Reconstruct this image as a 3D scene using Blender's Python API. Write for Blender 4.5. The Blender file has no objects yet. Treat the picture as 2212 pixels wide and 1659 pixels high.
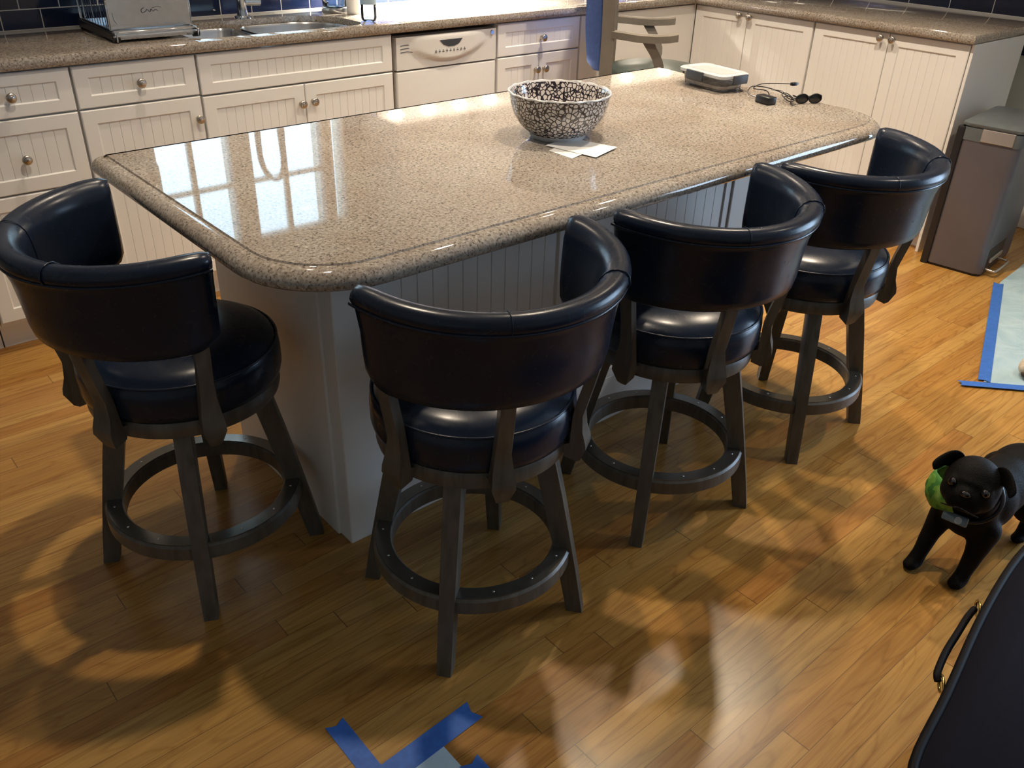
import bpy, bmesh, math, random
from mathutils import Vector, Matrix
random.seed(7)
PI=math.pi
S=bpy.context.scene; C=S.collection
V=Vector
# ------------------------------------------------------------------ materials
def nm(name):
    m=bpy.data.materials.new(name); m.use_nodes=True
    nt=m.node_tree; b=nt.nodes['Principled BSDF']
    return m,nt,b
def N(nt,t,**k):
    n=nt.nodes.new(t)
    for a,v in k.items():
        if a in n.inputs.keys(): n.inputs[a].default_value=v
        else: setattr(n,a,v)
    return n
def L(nt,a,b): nt.links.new(a,b)
def objco(nt): return N(nt,'ShaderNodeTexCoord').outputs['Object']
def geoco(nt): return N(nt,'ShaderNodeNewGeometry').outputs['Position']
def ramp(nt,stops,interp='LINEAR'):
    r=nt.nodes.new('ShaderNodeValToRGB'); r.color_ramp.interpolation=interp
    e=r.color_ramp.elements
    while len(e)<len(stops): e.new(0.5)
    for i,(p,c) in enumerate(stops): e[i].position=p; e[i].color=(c[0],c[1],c[2],1)
    return r
def mixc(nt,f,a,b,mode='MIX'):
    m=nt.nodes.new('ShaderNodeMix'); m.data_type='RGBA'; m.blend_type=mode
    for s,i in ((f,0),(a,6),(b,7)):
        if hasattr(s,'is_linked'): L(nt,s,m.inputs[i])
        else: m.inputs[i].default_value=s if i==0 else (s[0],s[1],s[2],1)
    return m.outputs[2]
def M2(nt,op,a,b=None,c=None):
    m=nt.nodes.new('ShaderNodeMath'); m.operation=op
    for i,s in enumerate((a,b,c)):
        if s is None: continue
        if hasattr(s,'is_linked'): L(nt,s,m.inputs[i])
        else: m.inputs[i].default_value=s
    return m.outputs[0]
def bump(nt,b,h,strength=.3,dist=.002):
    n=N(nt,'ShaderNodeBump'); n.inputs['Strength'].default_value=strength; n.inputs['Distance'].default_value=dist
    L(nt,h,n.inputs['Height']); L(nt,n.outputs[0],b.inputs['Normal'])
def simple(name,col,rough=.5,metal=0,spec=.5,noise=.06,scale=30,bmp=0,coat=0,trans=0,ior=1.45,sheen=0,aniso=0):
    m,nt,b=nm(name)
    co=objco(nt); n=N(nt,'ShaderNodeTexNoise',Scale=scale,Detail=4); L(nt,co,n.inputs['Vector'])
    d=[max(0,x*(1-noise)) for x in col]; u=[min(1,x*(1+noise)) for x in col]
    r=ramp(nt,[(.3,d),(.7,u)]); L(nt,n.outputs['Fac'],r.inputs[0]); L(nt,r.outputs[0],b.inputs['Base Color'])
    b.inputs['Roughness'].default_value=rough; b.inputs['Metallic'].default_value=metal
    b.inputs['Specular IOR Level'].default_value=spec; b.inputs['IOR'].default_value=ior
    b.inputs['Coat Weight'].default_value=coat; b.inputs['Coat Roughness'].default_value=.08
    b.inputs['Transmission Weight'].default_value=trans; b.inputs['Sheen Weight'].default_value=sheen
    if bmp: bump(nt,b,n.outputs['Fac'],bmp,.001)
    return m
def emis(name,col,st):
    m,nt,b=nm(name); b.inputs['Base Color'].default_value=(*col,1)
    b.inputs['Emission Color'].default_value=(*col,1); b.inputs['Emission Strength'].default_value=st
    return m
MT={}
MT['cab']=simple('painted_cabinet',(.78,.775,.76),.38,noise=.015,scale=4)
MT['cabin']=simple('cabinet_inside',(.25,.21,.17),.7)
MT['wall']=simple('wall_paint',(.70,.68,.60),.75,noise=.02,scale=8,bmp=.05)
MT['ceil']=simple('ceiling_paint',(.75,.73,.68),.9,noise=.02)
MT['trim']=simple('trim_paint',(.72,.68,.62),.4,noise=.01)
MT['nickel']=simple('brushed_nickel',(.50,.46,.41),.28,metal=1,noise=.08,scale=60)
MT['chrome']=simple('chrome',(.75,.77,.8),.08,metal=1,noise=.02)
MT['steel']=simple('sink_steel',(.55,.58,.62),.22,metal=1,noise=.06,scale=50)
MT['black']=simple('black_plastic',(.012,.012,.014),.3)
MT['white_plastic']=simple('white_plastic',(.70,.69,.67),.32,noise=.01)
MT['paper']=simple('white_paper',(.82,.82,.80),.6,noise=.02)
MT['tape']=simple('blue_painters_tape',(.035,.13,.46),.5,noise=.12,scale=60,bmp=.2)
MT['skypaper']=simple('pale_blue_paper',(.42,.56,.66),.6,noise=.04)
MT['gold']=simple('gold_metal',(.83,.58,.2),.15,metal=1)
MT['greyclip']=simple('dark_grey_clip',(.05,.055,.065),.4)
MT['cream']=simple('cream_fleece',(.55,.48,.38),.9,noise=.2,scale=90,bmp=.6)
MT['brownbit']=simple('brown_mark',(.08,.05,.035),.8)
MT['pink']=simple('pink_food',(.85,.70,.66),.5,noise=.35,scale=40,bmp=.4)
MT['eye']=simple('dark_eye',(.004,.003,.003),.04,spec=.8)
MT['tag']=simple('steel_blue_tag',(.16,.22,.27),.3,metal=.3)
MT['tagmark']=simple('pale_disc',(.65,.75,.82),.4)
MT['blue_cloth']=simple('royal_blue_cloth',(.07,.14,.42),.85,noise=.12,scale=60,bmp=.4,sheen=.3)
MT['can_steel']=simple('brushed_dark_steel',(.145,.138,.16),.38,metal=.5,noise=.04,scale=5)
MT['can_band']=simple('bright_steel_band',(.52,.48,.44),.25,metal=.8)
MT['can_lid']=simple('grey_lid_plastic',(.10,.115,.125),.45)
MT['farwood']=simple('grey_brown_wood',(.175,.155,.130),.42,noise=.12,scale=14)
MT['farseat']=simple('grey_green_leather',(.075,.095,.09),.28,noise=.1,scale=40,bmp=.15)
MT['gasket']=simple('clear_ridge',(.47,.49,.50),.15)
def wood(name,c1,c2,rough,sc=9):
    m,nt,b=nm(name); co=objco(nt)
    mp=N(nt,'ShaderNodeMapping'); mp.inputs['Scale'].default_value=(6,6,1); L(nt,co,mp.inputs[0])
    n=N(nt,'ShaderNodeTexNoise',Scale=sc,Detail=6,Distortion=.6); L(nt,mp.outputs[0],n.inputs['Vector'])
    r=ramp(nt,[(.3,c1),(.7,c2)]); L(nt,n.outputs['Fac'],r.inputs[0]); L(nt,r.outputs[0],b.inputs['Base Color'])
    b.inputs['Roughness'].default_value=rough; bump(nt,b,n.outputs['Fac'],.12,.001)
    return m
MT['darkwood']=wood('espresso_wood',(.060,.052,.042),(.115,.102,.084),.38)
MT['ringtop']=simple('footrest_metal_strip',(.20,.19,.17),.2,metal=.8,noise=.1,scale=30)
def leather():
    m,nt,b=nm('dark_navy_leather'); co=objco(nt)
    n=N(nt,'ShaderNodeTexNoise',Scale=14,Detail=5); L(nt,co,n.inputs['Vector'])
    r=ramp(nt,[(.3,(.0065,.012,.026)),(.75,(.008,.015,.032))]); L(nt,n.outputs['Fac'],r.inputs[0]); L(nt,r.outputs[0],b.inputs['Base Color'])
    v=N(nt,'ShaderNodeTexVoronoi',Scale=260); L(nt,co,v.inputs['Vector'])
    n2=N(nt,'ShaderNodeTexNoise',Scale=35,Detail=3,Distortion=1.2); L(nt,co,n2.inputs['Vector'])
    h=M2(nt,'ADD',M2(nt,'MULTIPLY',v.outputs['Distance'],.10),M2(nt,'MULTIPLY',n2.outputs['Fac'],.14))
    bump(nt,b,h,.10,.0012)
    rr=M2(nt,'MULTIPLY_ADD',n2.outputs['Fac'],.10,.21); L(nt,rr,b.inputs['Roughness'])
    b.inputs['Specular IOR Level'].default_value=.30; b.inputs['Coat Weight'].default_value=.0; b.inputs['Coat Roughness'].default_value=.15
    return m
MT['leather']=leather()
MT['navybag']=simple('navy_bag_leather',(.0045,.0045,.011),.7,spec=.12,noise=.15,scale=120,bmp=.15)
MT['bagtrim']=simple('bag_edge_trim',(.006,.005,.007),.55,spec=.15,noise=.1,scale=80)
def stone():
    m,nt,b=nm('speckled_beige_quartz'); co=geoco(nt)
    n=N(nt,'ShaderNodeTexNoise',Scale=150,Detail=3,Roughness=.6); L(nt,co,n.inputs['Vector'])
    r=ramp(nt,[(.28,(.14,.12,.10)),(.40,(.27,.24,.205)),(.52,(.345,.31,.27)),(.64,(.42,.39,.345)),(.76,(.60,.58,.54))]); L(nt,n.outputs['Fac'],r.inputs[0])
    n2=N(nt,'ShaderNodeTexNoise',Scale=200,Detail=2,Roughness=.5); L(nt,co,n2.inputs['Vector'])
    r2=ramp(nt,[(.36,(1,1,1)),(.41,(0,0,0))]); L(nt,n2.outputs['Fac'],r2.inputs[0])
    n3=N(nt,'ShaderNodeTexNoise',Scale=6,Detail=3); L(nt,co,n3.inputs['Vector'])
    r3=ramp(nt,[(.35,(.88,.82,.78)),(.65,(1,1,1))]); L(nt,n3.outputs['Fac'],r3.inputs[0])
    base=mixc(nt,1.0,r.outputs[0],r3.outputs[0],'MULTIPLY')
    colr=mixc(nt,M2(nt,'MULTIPLY',r2.outputs[0],.75),base,(.045,.035,.028))
    L(nt,colr,b.inputs['Base Color']); b.inputs['Roughness'].default_value=.035; b.inputs['Specular IOR Level'].default_value=.6
    return m
MT['stone']=stone()
def floorm():
    m,nt,b=nm('honey_oak_strip_floor'); co=geoco(nt)
    sp=N(nt,'ShaderNodeSeparateXYZ'); L(nt,co,sp.inputs[0]); X,Y=sp.outputs[0],sp.outputs[1]
    W=.062; Ln=1.15
    row=M2(nt,'FLOOR',M2(nt,'DIVIDE',Y,W)); fy=M2(nt,'FRACT',M2(nt,'DIVIDE',Y,W))
    wn=N(nt,'ShaderNodeTexWhiteNoise'); wn.noise_dimensions='1D'; L(nt,row,wn.inputs['W'])
    xs=M2(nt,'ADD',M2(nt,'DIVIDE',X,Ln),M2(nt,'MULTIPLY',wn.outputs['Value'],7.3))
    pid=M2(nt,'FLOOR',xs); fx=M2(nt,'FRACT',xs)
    cb=N(nt,'ShaderNodeCombineXYZ'); L(nt,row,cb.inputs[0]); L(nt,pid,cb.inputs[1])
    w2=N(nt,'ShaderNodeTexWhiteNoise'); w2.noise_dimensions='3D'; L(nt,cb.outputs[0],w2.inputs['Vector'])
    tone=ramp(nt,[(0,(.33,.155,.036)),(.25,(.39,.20,.048)),(.6,(.425,.23,.06)),(.85,(.445,.26,.075)),(1,(.36,.165,.040))]); L(nt,w2.outputs['Value'],tone.inputs[0])
    # grain, offset per plank
    cb2=N(nt,'ShaderNodeCombineXYZ'); L(nt,M2(nt,'MULTIPLY',X,1.6),cb2.inputs[0]); L(nt,M2(nt,'MULTIPLY',Y,34),cb2.inputs[1]); L(nt,M2(nt,'MULTIPLY',w2.outputs['Value'],40),cb2.inputs[2])
    g=N(nt,'ShaderNodeTexNoise',Scale=1.7,Detail=6,Roughness=.65,Distortion=.8); L(nt,cb2.outputs[0],g.inputs['Vector'])
    gr=ramp(nt,[(.32,(.70,.62,.52)),(.5,(.94,.92,.88)),(.7,(1.12,1.1,1.05))]); L(nt,g.outputs['Fac'],gr.inputs[0])
    colr=mixc(nt,1.0,tone.outputs[0],gr.outputs[0],'MULTIPLY')
    # cathedral rings
    cb3=N(nt,'ShaderNodeCombineXYZ'); L(nt,M2(nt,'MULTIPLY',X,1.1),cb3.inputs[0]); L(nt,M2(nt,'MULTIPLY',Y,9),cb3.inputs[1]); L(nt,M2(nt,'MULTIPLY',w2.outputs['Value'],90),cb3.inputs[2])
    wv=N(nt,'ShaderNodeTexNoise',Scale=1.3,Detail=1.5); L(nt,cb3.outputs[0],wv.inputs['Vector'])
    rings=M2(nt,'FRACT',M2(nt,'MULTIPLY',wv.outputs['Fac'],16))
    rg=ramp(nt,[(0,(.72,.64,.55)),(.18,(1,1,1)),(.85,(1,1,1)),(1,(.72,.64,.55))]); L(nt,rings,rg.inputs[0])
    colr=mixc(nt,.6,colr,mixc(nt,1.0,colr,rg.outputs[0],'MULTIPLY'))
    gap=M2(nt,'MAXIMUM',M2(nt,'LESS_THAN',fy,.022),M2(nt,'LESS_THAN',fx,.0022))
    colr=mixc(nt,M2(nt,'MULTIPLY',gap,.6),colr,(.03,.014,.006))
    L(nt,colr,b.inputs['Base Color'])
    b.inputs['Roughness'].default_value=.27; b.inputs['Specular IOR Level'].default_value=.45
    h=M2(nt,'SUBTRACT',M2(nt,'MULTIPLY',g.outputs['Fac'],.25),gap); bump(nt,b,h,.18,.0012)
    return m
MT['floor']=floorm()
def tilem(name,ax,w,h,z0,col1,col2,off=0):
    m,nt,b=nm(name); co=geoco(nt); sp=N(nt,'ShaderNodeSeparateXYZ'); L(nt,co,sp.inputs[0])
    cb=N(nt,'ShaderNodeCombineXYZ'); L(nt,M2(nt,'SUBTRACT',sp.outputs[ax],off),cb.inputs[0]); L(nt,M2(nt,'SUBTRACT',sp.outputs[2],z0),cb.inputs[1])
    br=N(nt,'ShaderNodeTexBrick'); br.offset=.5; L(nt,cb.outputs[0],br.inputs['Vector'])
    br.inputs['Scale'].default_value=1; br.inputs['Brick Width'].default_value=w; br.inputs['Row Height'].default_value=h
    br.inputs['Mortar Size'].default_value=.0018; br.inputs['Mortar Smooth'].default_value=.1
    br.inputs['Color1'].default_value=(*col1,1); br.inputs['Color2'].default_value=(*col2,1); br.inputs['Mortar'].default_value=(.62,.62,.60,1)
    L(nt,br.outputs['Color'],b.inputs['Base Color'])
    rr=M2(nt,'MULTIPLY_ADD',br.outputs['Fac'],.6,.08); L(nt,rr,b.inputs['Roughness'])
    bump(nt,b,M2(nt,'SUBTRACT',1,br.outputs['Fac']),.5,.002)
    return m
MT['tile_b']=tilem('navy_subway_tile_back',0,.1355,.067,.97,(.009,.015,.042),(.016,.030,.105),.0145)  # second tile colour bluer, standing in for window daylight reflected in the glaze
MT['tile_r']=tilem('navy_subway_tile_right',1,.215,.105,.97,(.012,.018,.042),(.02,.03,.065),.052)
def glass(name,tint=(1,1,1),refl=.08):
    m=bpy.data.materials.new(name); m.use_nodes=True; nt=m.node_tree; nt.nodes.clear()
    o=N(nt,'ShaderNodeOutputMaterial'); t=N(nt,'ShaderNodeBsdfTransparent'); t.inputs[0].default_value=(*tint,1)
    g=N(nt,'ShaderNodeBsdfGlossy'); g.inputs['Roughness'].default_value=.03
    f=N(nt,'ShaderNodeFresnel'); f.inputs[0].default_value=1.45
    x=N(nt,'ShaderNodeMixShader'); L(nt,f.outputs[0],x.inputs[0]); L(nt,t.outputs[0],x.inputs[1]); L(nt,g.outputs[0],x.inputs[2]); L(nt,x.outputs[0],o.inputs[0])
    return m
MT['glass']=glass('window_glass'); MT['plastic_clear']=glass('clear_container',(.97,.98,.98)); MT['bottle']=glass('clear_bottle',(.80,.88,.92))
def bowlm():
    m,nt,b=nm('black_white_pebble_glaze'); co=objco(nt)
    n=N(nt,'ShaderNodeTexNoise',Scale=30,Detail=1); L(nt,co,n.inputs['Vector'])
    mx=N(nt,'ShaderNodeVectorMath'); mx.operation='MULTIPLY_ADD'; L(nt,n.outputs['Color'],mx.inputs[0]); mx.inputs[1].default_value=(.012,.012,.012); L(nt,co,mx.inputs[2])
    v=N(nt,'ShaderNodeTexVoronoi',Scale=92); v.feature='DISTANCE_TO_EDGE'; v.inputs['Randomness'].default_value=.85; L(nt,mx.outputs[0],v.inputs['Vector'])
    r=ramp(nt,[(.085,(.018,.012,.018)),(.15,(.62,.58,.56))]); L(nt,v.outputs['Distance'],r.inputs[0])
    sp=N(nt,'ShaderNodeSeparateXYZ'); L(nt,co,sp.inputs[0])
    rim=M2(nt,'GREATER_THAN',sp.outputs[2],.1165); foot=M2(nt,'LESS_THAN',sp.outputs[2],.012)
    cc=mixc(nt,M2(nt,'MAXIMUM',rim,foot),r.outputs[0],(.66,.66,.68)); L(nt,cc,b.inputs['Base Color'])
    b.inputs['Roughness'].default_value=.12; b.inputs['Coat Weight'].default_value=.3
    return m
MT['bowl']=bowlm()
def furm():
    m,nt,b=nm('black_short_fur'); co=objco(nt)
    mp=N(nt,'ShaderNodeMapping'); mp.inputs['Scale'].default_value=(1,3,3); L(nt,co,mp.inputs[0])
    n=N(nt,'ShaderNodeTexNoise',Scale=130,Detail=4); L(nt,mp.outputs[0],n.inputs['Vector'])
    r=ramp(nt,[(.3,(.0012,.001,.001)),(.75,(.0045,.0036,.0032))]); L(nt,n.outputs['Fac'],r.inputs[0]); L(nt,r.outputs[0],b.inputs['Base Color'])
    b.inputs['Roughness'].default_value=.65; b.inputs['Specular IOR Level'].default_value=.15
    bump(nt,b,n.outputs['Fac'],.6,.002); return m
MT['fur']=furm()
def bandm():
    m,nt,b=nm('green_print_bandana'); co=objco(nt)
    v=N(nt,'ShaderNodeTexNoise',Scale=38,Detail=1); L(nt,co,v.inputs['Vector'])
    r=ramp(nt,[(.36,(.05,.20,.03)),(.45,(.14,.34,.04)),(.58,(.22,.40,.08)),(.72,(.42,.50,.30))],'CONSTANT'); L(nt,v.outputs['Fac'],r.inputs[0]); L(nt,r.outputs[0],b.inputs['Base Color'])
    b.inputs['Roughness'].default_value=.8; return m
MT['bandana']=bandm()
def sheetm():
    m,nt,b=nm('pale_blue_drop_sheet'); co=geoco(nt)
    n=N(nt,'ShaderNodeTexNoise',Scale=7,Detail=5,Distortion=1.5); L(nt,co,n.inputs['Vector'])
    r=ramp(nt,[(.3,(.33,.48,.56)),(.7,(.46,.60,.66))]); L(nt,n.outputs['Fac'],r.inputs[0]); L(nt,r.outputs[0],b.inputs['Base Color'])
    b.inputs['Roughness'].default_value=.35; bump(nt,b,n.outputs['Fac'],.5,.02); return m
MT['sheet']=sheetm()

# ------------------------------------------------------------------ helpers
def obj(name,bm,m,parent=None,smooth=None,fix=True):
    if fix: bmesh.ops.recalc_face_normals(bm,faces=bm.faces)
    me=bpy.data.meshes.new(name); bm.to_mesh(me); bm.free()
    for mm in (m if isinstance(m,(list,tuple)) else [m]): me.materials.append(MT[mm])
    if smooth is not None:
        me.shade_smooth()
        try: me.set_sharp_from_angle(angle=math.radians(smooth))
        except Exception: pass
    o=bpy.data.objects.new(name,me); C.objects.link(o); o.parent=parent
    return o
def tag(o,label,cat,group=None):
    o['label']=label; o['category']=cat
    if group: o['group']=group
    return o
def thing(name,label,cat,loc=(0,0,0),rotz=0,group=None):
    o=bpy.data.objects.new(name,None); C.objects.link(o); o.empty_display_size=.1
    o.location=loc; o.rotation_euler=(0,0,rotz); return tag(o,label,cat,group)
def struct(name,bm,m,parent=None,smooth=None):
    o=obj(name,bm,m,parent,smooth)
    if parent is None: o['kind']='structure'
    return o
def box(bm,x0,x1,y0,y1,z0,z1,bev=0,seg=2,mat=0):
    r=bmesh.ops.create_cube(bm,size=1)
    vs=r['verts']
    bmesh.ops.scale(bm,vec=(x1-x0,y1-y0,z1-z0),verts=vs); bmesh.ops.translate(bm,vec=((x0+x1)/2,(y0+y1)/2,(z0+z1)/2),verts=vs)
    fs=set(f for v in vs for f in v.link_faces)
    for f in fs: f.material_index=mat
    if bev:
        es=list(set(e for v in vs for e in v.link_edges))
        bmesh.ops.bevel(bm,geom=es,offset=bev,segments=seg,profile=.5,affect='EDGES')
    return bm
def NB(*a,**k):
    bm=bmesh.new(); 
    if a: box(bm,*a,**k)
    return bm
def frames(pts,closed=False):
    n=len(pts); T=[]
    for i in range(n):
        a=pts[(i-1)%n] if (closed or i>0) else pts[i]; b=pts[(i+1)%n] if (closed or i<n-1) else pts[i]
        T.append((b-a).normalized())
    up=V((0,0,1)) if abs(T[0].z)<.9 else V((1,0,0))
    n0=(up-T[0]*up.dot(T[0])).normalized(); out=[]
    for t in T:
        n0=(n0-t*n0.dot(t)); n0=n0.normalized() if n0.length>1e-6 else V((1,0,0))
        out.append((t,n0,t.cross(n0)))
    return out
def tube(bm,pts,r,seg=8,closed=False,cap=True,mat=0):
    pts=[V(p) for p in pts]; n=len(pts); rr=r if isinstance(r,(list,tuple)) else [r]*n
    F=frames(pts,closed); rings=[]
    for p,(t,a,b),q in zip(pts,F,rr):
        rings.append([bm.verts.new(p+a*math.cos(2*PI*k/seg)*q+b*math.sin(2*PI*k/seg)*q) for k in range(seg)])
    m=n if closed else n-1
    for i in range(m):
        A,B=rings[i],rings[(i+1)%n]
        for k in range(seg):
            f=bm.faces.new((A[k],A[(k+1)%seg],B[(k+1)%seg],B[k])); f.material_index=mat
    if cap and not closed:
        bm.faces.new(rings[0]); bm.faces.new(rings[-1])
    return bm
def lathe(bm,prof,seg=48,center=(0,0,0),closed=False,M=None,mat=0):
    c=V(center); rings=[]
    for r,z in prof:
        if r<1e-6: 
            p=V((0,0,z)); p=(M@p if M else p)+c; rings.append([bm.verts.new(p)])
        else:
            ring=[]
            for k in range(seg):
                p=V((r*math.cos(2*PI*k/seg),r*math.sin(2*PI*k/seg),z)); p=(M@p if M else p)+c; ring.append(bm.verts.new(p))
            rings.append(ring)
    n=len(rings); m=n if closed else n-1
    for i in range(m):
        A,B=rings[i],rings[(i+1)%n]
        if len(A)==1 and len(B)==1: continue
        for k in range(seg):
            k2=(k+1)%seg
            if len(A)==1: f=bm.faces.new((A[0],B[k],B[k2]))
            elif len(B)==1: f=bm.faces.new((A[k],A[k2],B[0]))
            else: f=bm.faces.new((A[k],A[k2],B[k2],B[k]))
            f.material_index=mat
    return bm
def cyl(bm,p0,p1,r,seg=24,r1=None):
    p0=V(p0);p1=V(p1); return tube(bm,[p0,p0+(p1-p0)*.001,p1-(p1-p0)*.001,p1],[r,r,r1 or r,r1 or r],seg)
def ell(bm,c,s,rot=None,u=20,v=14,mat=0):
    r=bmesh.ops.create_uvsphere(bm,u_segments=u,v_segments=v,radius=1)
    M=Matrix.Translation(V(c))@(rot.to_4x4() if rot else Matrix.Identity(4))@Matrix.Diagonal((*s,1))
    bmesh.ops.transform(bm,matrix=M,verts=r['verts'])
    for f in set(f for w in r['verts'] for f in w.link_faces): f.material_index=mat
    return bm
def rrect(x0,x1,y0,y1,r,seg=8):
    """rounded rectangle ccw from front-left; r = per-corner (fl, fr, br, bl)"""
    if not isinstance(r,(list,tuple)): r=[r]*4
    out=[]
    for (cx,cy,a0,q) in ((x0+r[0],y0+r[0],PI,r[0]),(x1-r[1],y0+r[1],1.5*PI,r[1]),(x1-r[2],y1-r[2],0,r[2]),(x0+r[3],y1-r[3],PI/2,r[3])):
        for k in range(seg+1):
            a=a0+PI/2*k/seg; out.append(V((cx+q*math.cos(a),cy+q*math.sin(a))))
    return out
def slab(outline,ztop,prof,holes=(),under=True):
    """outline ccw 2d points; prof list of (inset, dz)"""
    bm=bmesh.new(); n=len(outline)
    nor=[]
    for i in range(n):
        a=(outline[i]-outline[i-1]); b=(outline[(i+1)%n]-outline[i])
        na=V((a.y,-a.x)).normalized(); nb=V((b.y,-b.x)).normalized(); s=(na+nb); 
        s=s/max(1e-6,(1+na.dot(nb))) if (1+na.dot(nb))>.05 else na
        nor.append(s)
    rings=[[bm.verts.new((outline[i].x-nor[i].x*d,outline[i].y-nor[i].y*d,ztop+z)) for i in range(n)] for d,z in prof]
    for A,B in zip(rings[:-1],rings[1:]):
        for i in range(n): bm.faces.new((A[i],A[(i+1)%n],B[(i+1)%n],B[i]))
    def capit(ring,z):
        es=[bm.edges.get((ring[i],ring[(i+1)%n])) for i in range(n)]; hv=[]
        for h in holes:
            hr=[bm.verts.new((p.x,p.y,z)) for p in h]; hv.append(hr)
            for i in range(len(hr)): es.append(bm.edges.new((hr[i],hr[(i+1)%len(hr)])))
        if holes: bmesh.ops.triangle_fill(bm,use_beauty=True,use_dissolve=False,edges=es)
        else: bm.faces.new(ring)
        return hv
    a=capit(rings[0],ztop+prof[0][1]); b=capit(rings[-1],ztop+prof[-1][1])
    for A,B in zip(a,b):
        for i in range(len(A)): bm.faces.new((A[i],A[(i+1)%len(A)],B[(i+1)%len(A)],B[i]))
    return bm
def extr(bm,poly,fn,t0,t1,mat=0):
    """extrude 2d poly between t0 and t1, fn(u,v,t)->3d"""
    A=[bm.verts.new(fn(u,v,t0)) for u,v in poly]; B=[bm.verts.new(fn(u,v,t1)) for u,v in poly]; n=len(poly)
    fs=[bm.faces.new(A),bm.faces.new(B)]+[bm.faces.new((A[i],A[(i+1)%n],B[(i+1)%n],B[i])) for i in range(n)]
    for f in fs: f.material_index=mat
    return bm

# ------------------------------------------------------------------ room
TOPZ=.97; IZ=.887; H=2.5; KI=1.025
def isl(x,y,z=None): # plan positions measured on the worktop
    return (-.831+(x+.831)*KI,-1.55+(y+1.55)*KI)+((z,) if z is not None else ())
XW=3.95; YW=2.115
struct('floor',NB(-3,XW,-4.5,YW,-.06,0),'floor')
struct('ceiling',NB(-3,XW,-4.5,YW,H,H+.06),'ceil')
# back wall with window openings
WIN=[(.375,.735),(.795,1.185),(1.205,1.30)]; WZ=(1.07,1.81)
bm=bmesh.new(); xs=[-3]
for a,b_ in WIN: xs+= [a,b_]
xs.append(XW+.12)
for i in range(0,len(xs),2): box(bm,xs[i],xs[i+1],YW,YW+.12,0,H)
for a,b_ in WIN: box(bm,a,b_,YW,YW+.12,0,WZ[0]); box(bm,a,b_,YW,YW+.12,WZ[1],H)
struct('wall_back',bm,'wall')
# right wall with patio door opening
DY=(-3.3,-1.3); DZ=(.08,2.1)
bm=NB(XW,XW+.12,DY[1],YW,0,H); box(bm,XW,XW+.12,-4.5,DY[0],0,H); box(bm,XW,XW+.12,*DY,0,DZ[0]); box(bm,XW,XW+.12,*DY,DZ[1],H)
struct('wall_right',bm,'wall')
struct('wall_left',NB(-3.12,-3,-4.5,YW,0,H),'wall')
struct('wall_front',NB(-3,XW,-4.62,-4.5,0,H),'wall')
# tiled bands
bm=NB(-3,XW-.012,YW-.012,YW,.93,WZ[0]-.02); box(bm,1.29,XW-.012,YW-.012,YW,WZ[0]-.02,1.45); box(bm,-3,.34,YW-.012,YW,WZ[0]-.02,1.45)
struct('trim_1',bm,'tile_b')
struct('trim_2',NB(XW-.012,XW,.0,YW-.012,.805,1.45),'tile_r')
struct('baseboard_right',NB(XW-.016,XW,DY[1],.0,0,.11,bev=.004),'trim')
# windows
def window(n,a,b_,mull):
    f=NB(a,a+.018,YW-.01,YW+.05,*WZ); box(f,b_-.018,b_,YW-.01,YW+.05,*WZ); box(f,a,b_,YW-.01,YW+.05,WZ[0],WZ[0]+.02); box(f,a,b_,YW-.01,YW+.05,WZ[1]-.03,WZ[1])
    if mull:
        c=(a+b_)/2-.004; box(f,c-.010,c+.010,YW+.015,YW+.045,*WZ); box(f,a,b_,YW+.015,YW+.045,1.508,1.526)
    o=obj('window_%d'%n,f,'trim'); o['kind']='structure'
    obj('window_glass',NB(a+.01,b_-.01,YW+.026,YW+.03,*WZ),'glass',o)
for i,(a,b_) in enumerate(WIN): window(i+1,a,b_,i<2)
f=NB(XW+.02,XW+.07,DY[0],DY[0]+.06,*DZ)
for y in (DY[1]-.06,(DY[0]+DY[1])/2-.04): box(f,XW+.02,XW+.07,y,y+.07,*DZ)
box(f,XW+.02,XW+.07,*DY,DZ[0],DZ[0]+.09); box(f,XW+.02,XW+.07,*DY,DZ[1]-.07,DZ[1])
o=obj('door_1',f,'trim'); o['kind']='structure'
obj('door_glass',NB(XW+.04,XW+.045,DY[0]+.03,DY[1]-.03,DZ[0]+.05,DZ[1]-.05),'glass',o)

# ------------------------------------------------------------------ cabinet parts
def front(w,h,rail=.045,pitch=.036,plain=False,sr=None):
    """door / drawer front: x 0..w, z 0..h, face at y=0 (towards -y), thickness .02"""
    bm=bmesh.new()
    if plain or w<2*rail+.04: box(bm,0,w,0,.02,0,h,bev=.0025); return bm
    sr=sr or rail
    def rect(x0,x1,z0,z1,y): return [bm.verts.new(p) for p in ((x0,y,z0),(x1,y,z0),(x1,y,z1),(x0,y,z1))]
    e=.003
    back=rect(0,w,0,h,.02); s0=rect(0,w,0,h,e); s1=rect(e,w-e,e,h-e,0); i0=rect(rail,w-rail,sr,h-sr,0); i1=rect(rail+.004,w-rail-.004,sr+.004,h-sr-.004,.005)
    bm.faces.new(back)
    for A,B in ((back,s0),(s0,s1),(s1,i0),(i0,i1)):
        for k in range(4): bm.faces.new((A[k],A[(k+1)%4],B[(k+1)%4],B[k]))
    x0=rail+.004; x1=w-rail-.004; n=max(2,round((x1-x0)/pitch)); pr=[(x0,.005)]
    for k in range(1,n):
        x=x0+(x1-x0)*k/n; pr+=[(x-.0016,.005),(x,.0072),(x+.0016,.005)]
    pr.append((x1,.005))
    lo=[bm.verts.new((x,y,sr+.004)) for x,y in pr]; hi=[bm.verts.new((x,y,h-sr-.004)) for x,y in pr]
    for k in range(len(pr)-1): bm.faces.new((lo[k],lo[k+1],hi[k+1],hi[k]))
    return bm
RX=Matrix.Rotation(PI/2,3,'X')
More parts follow.
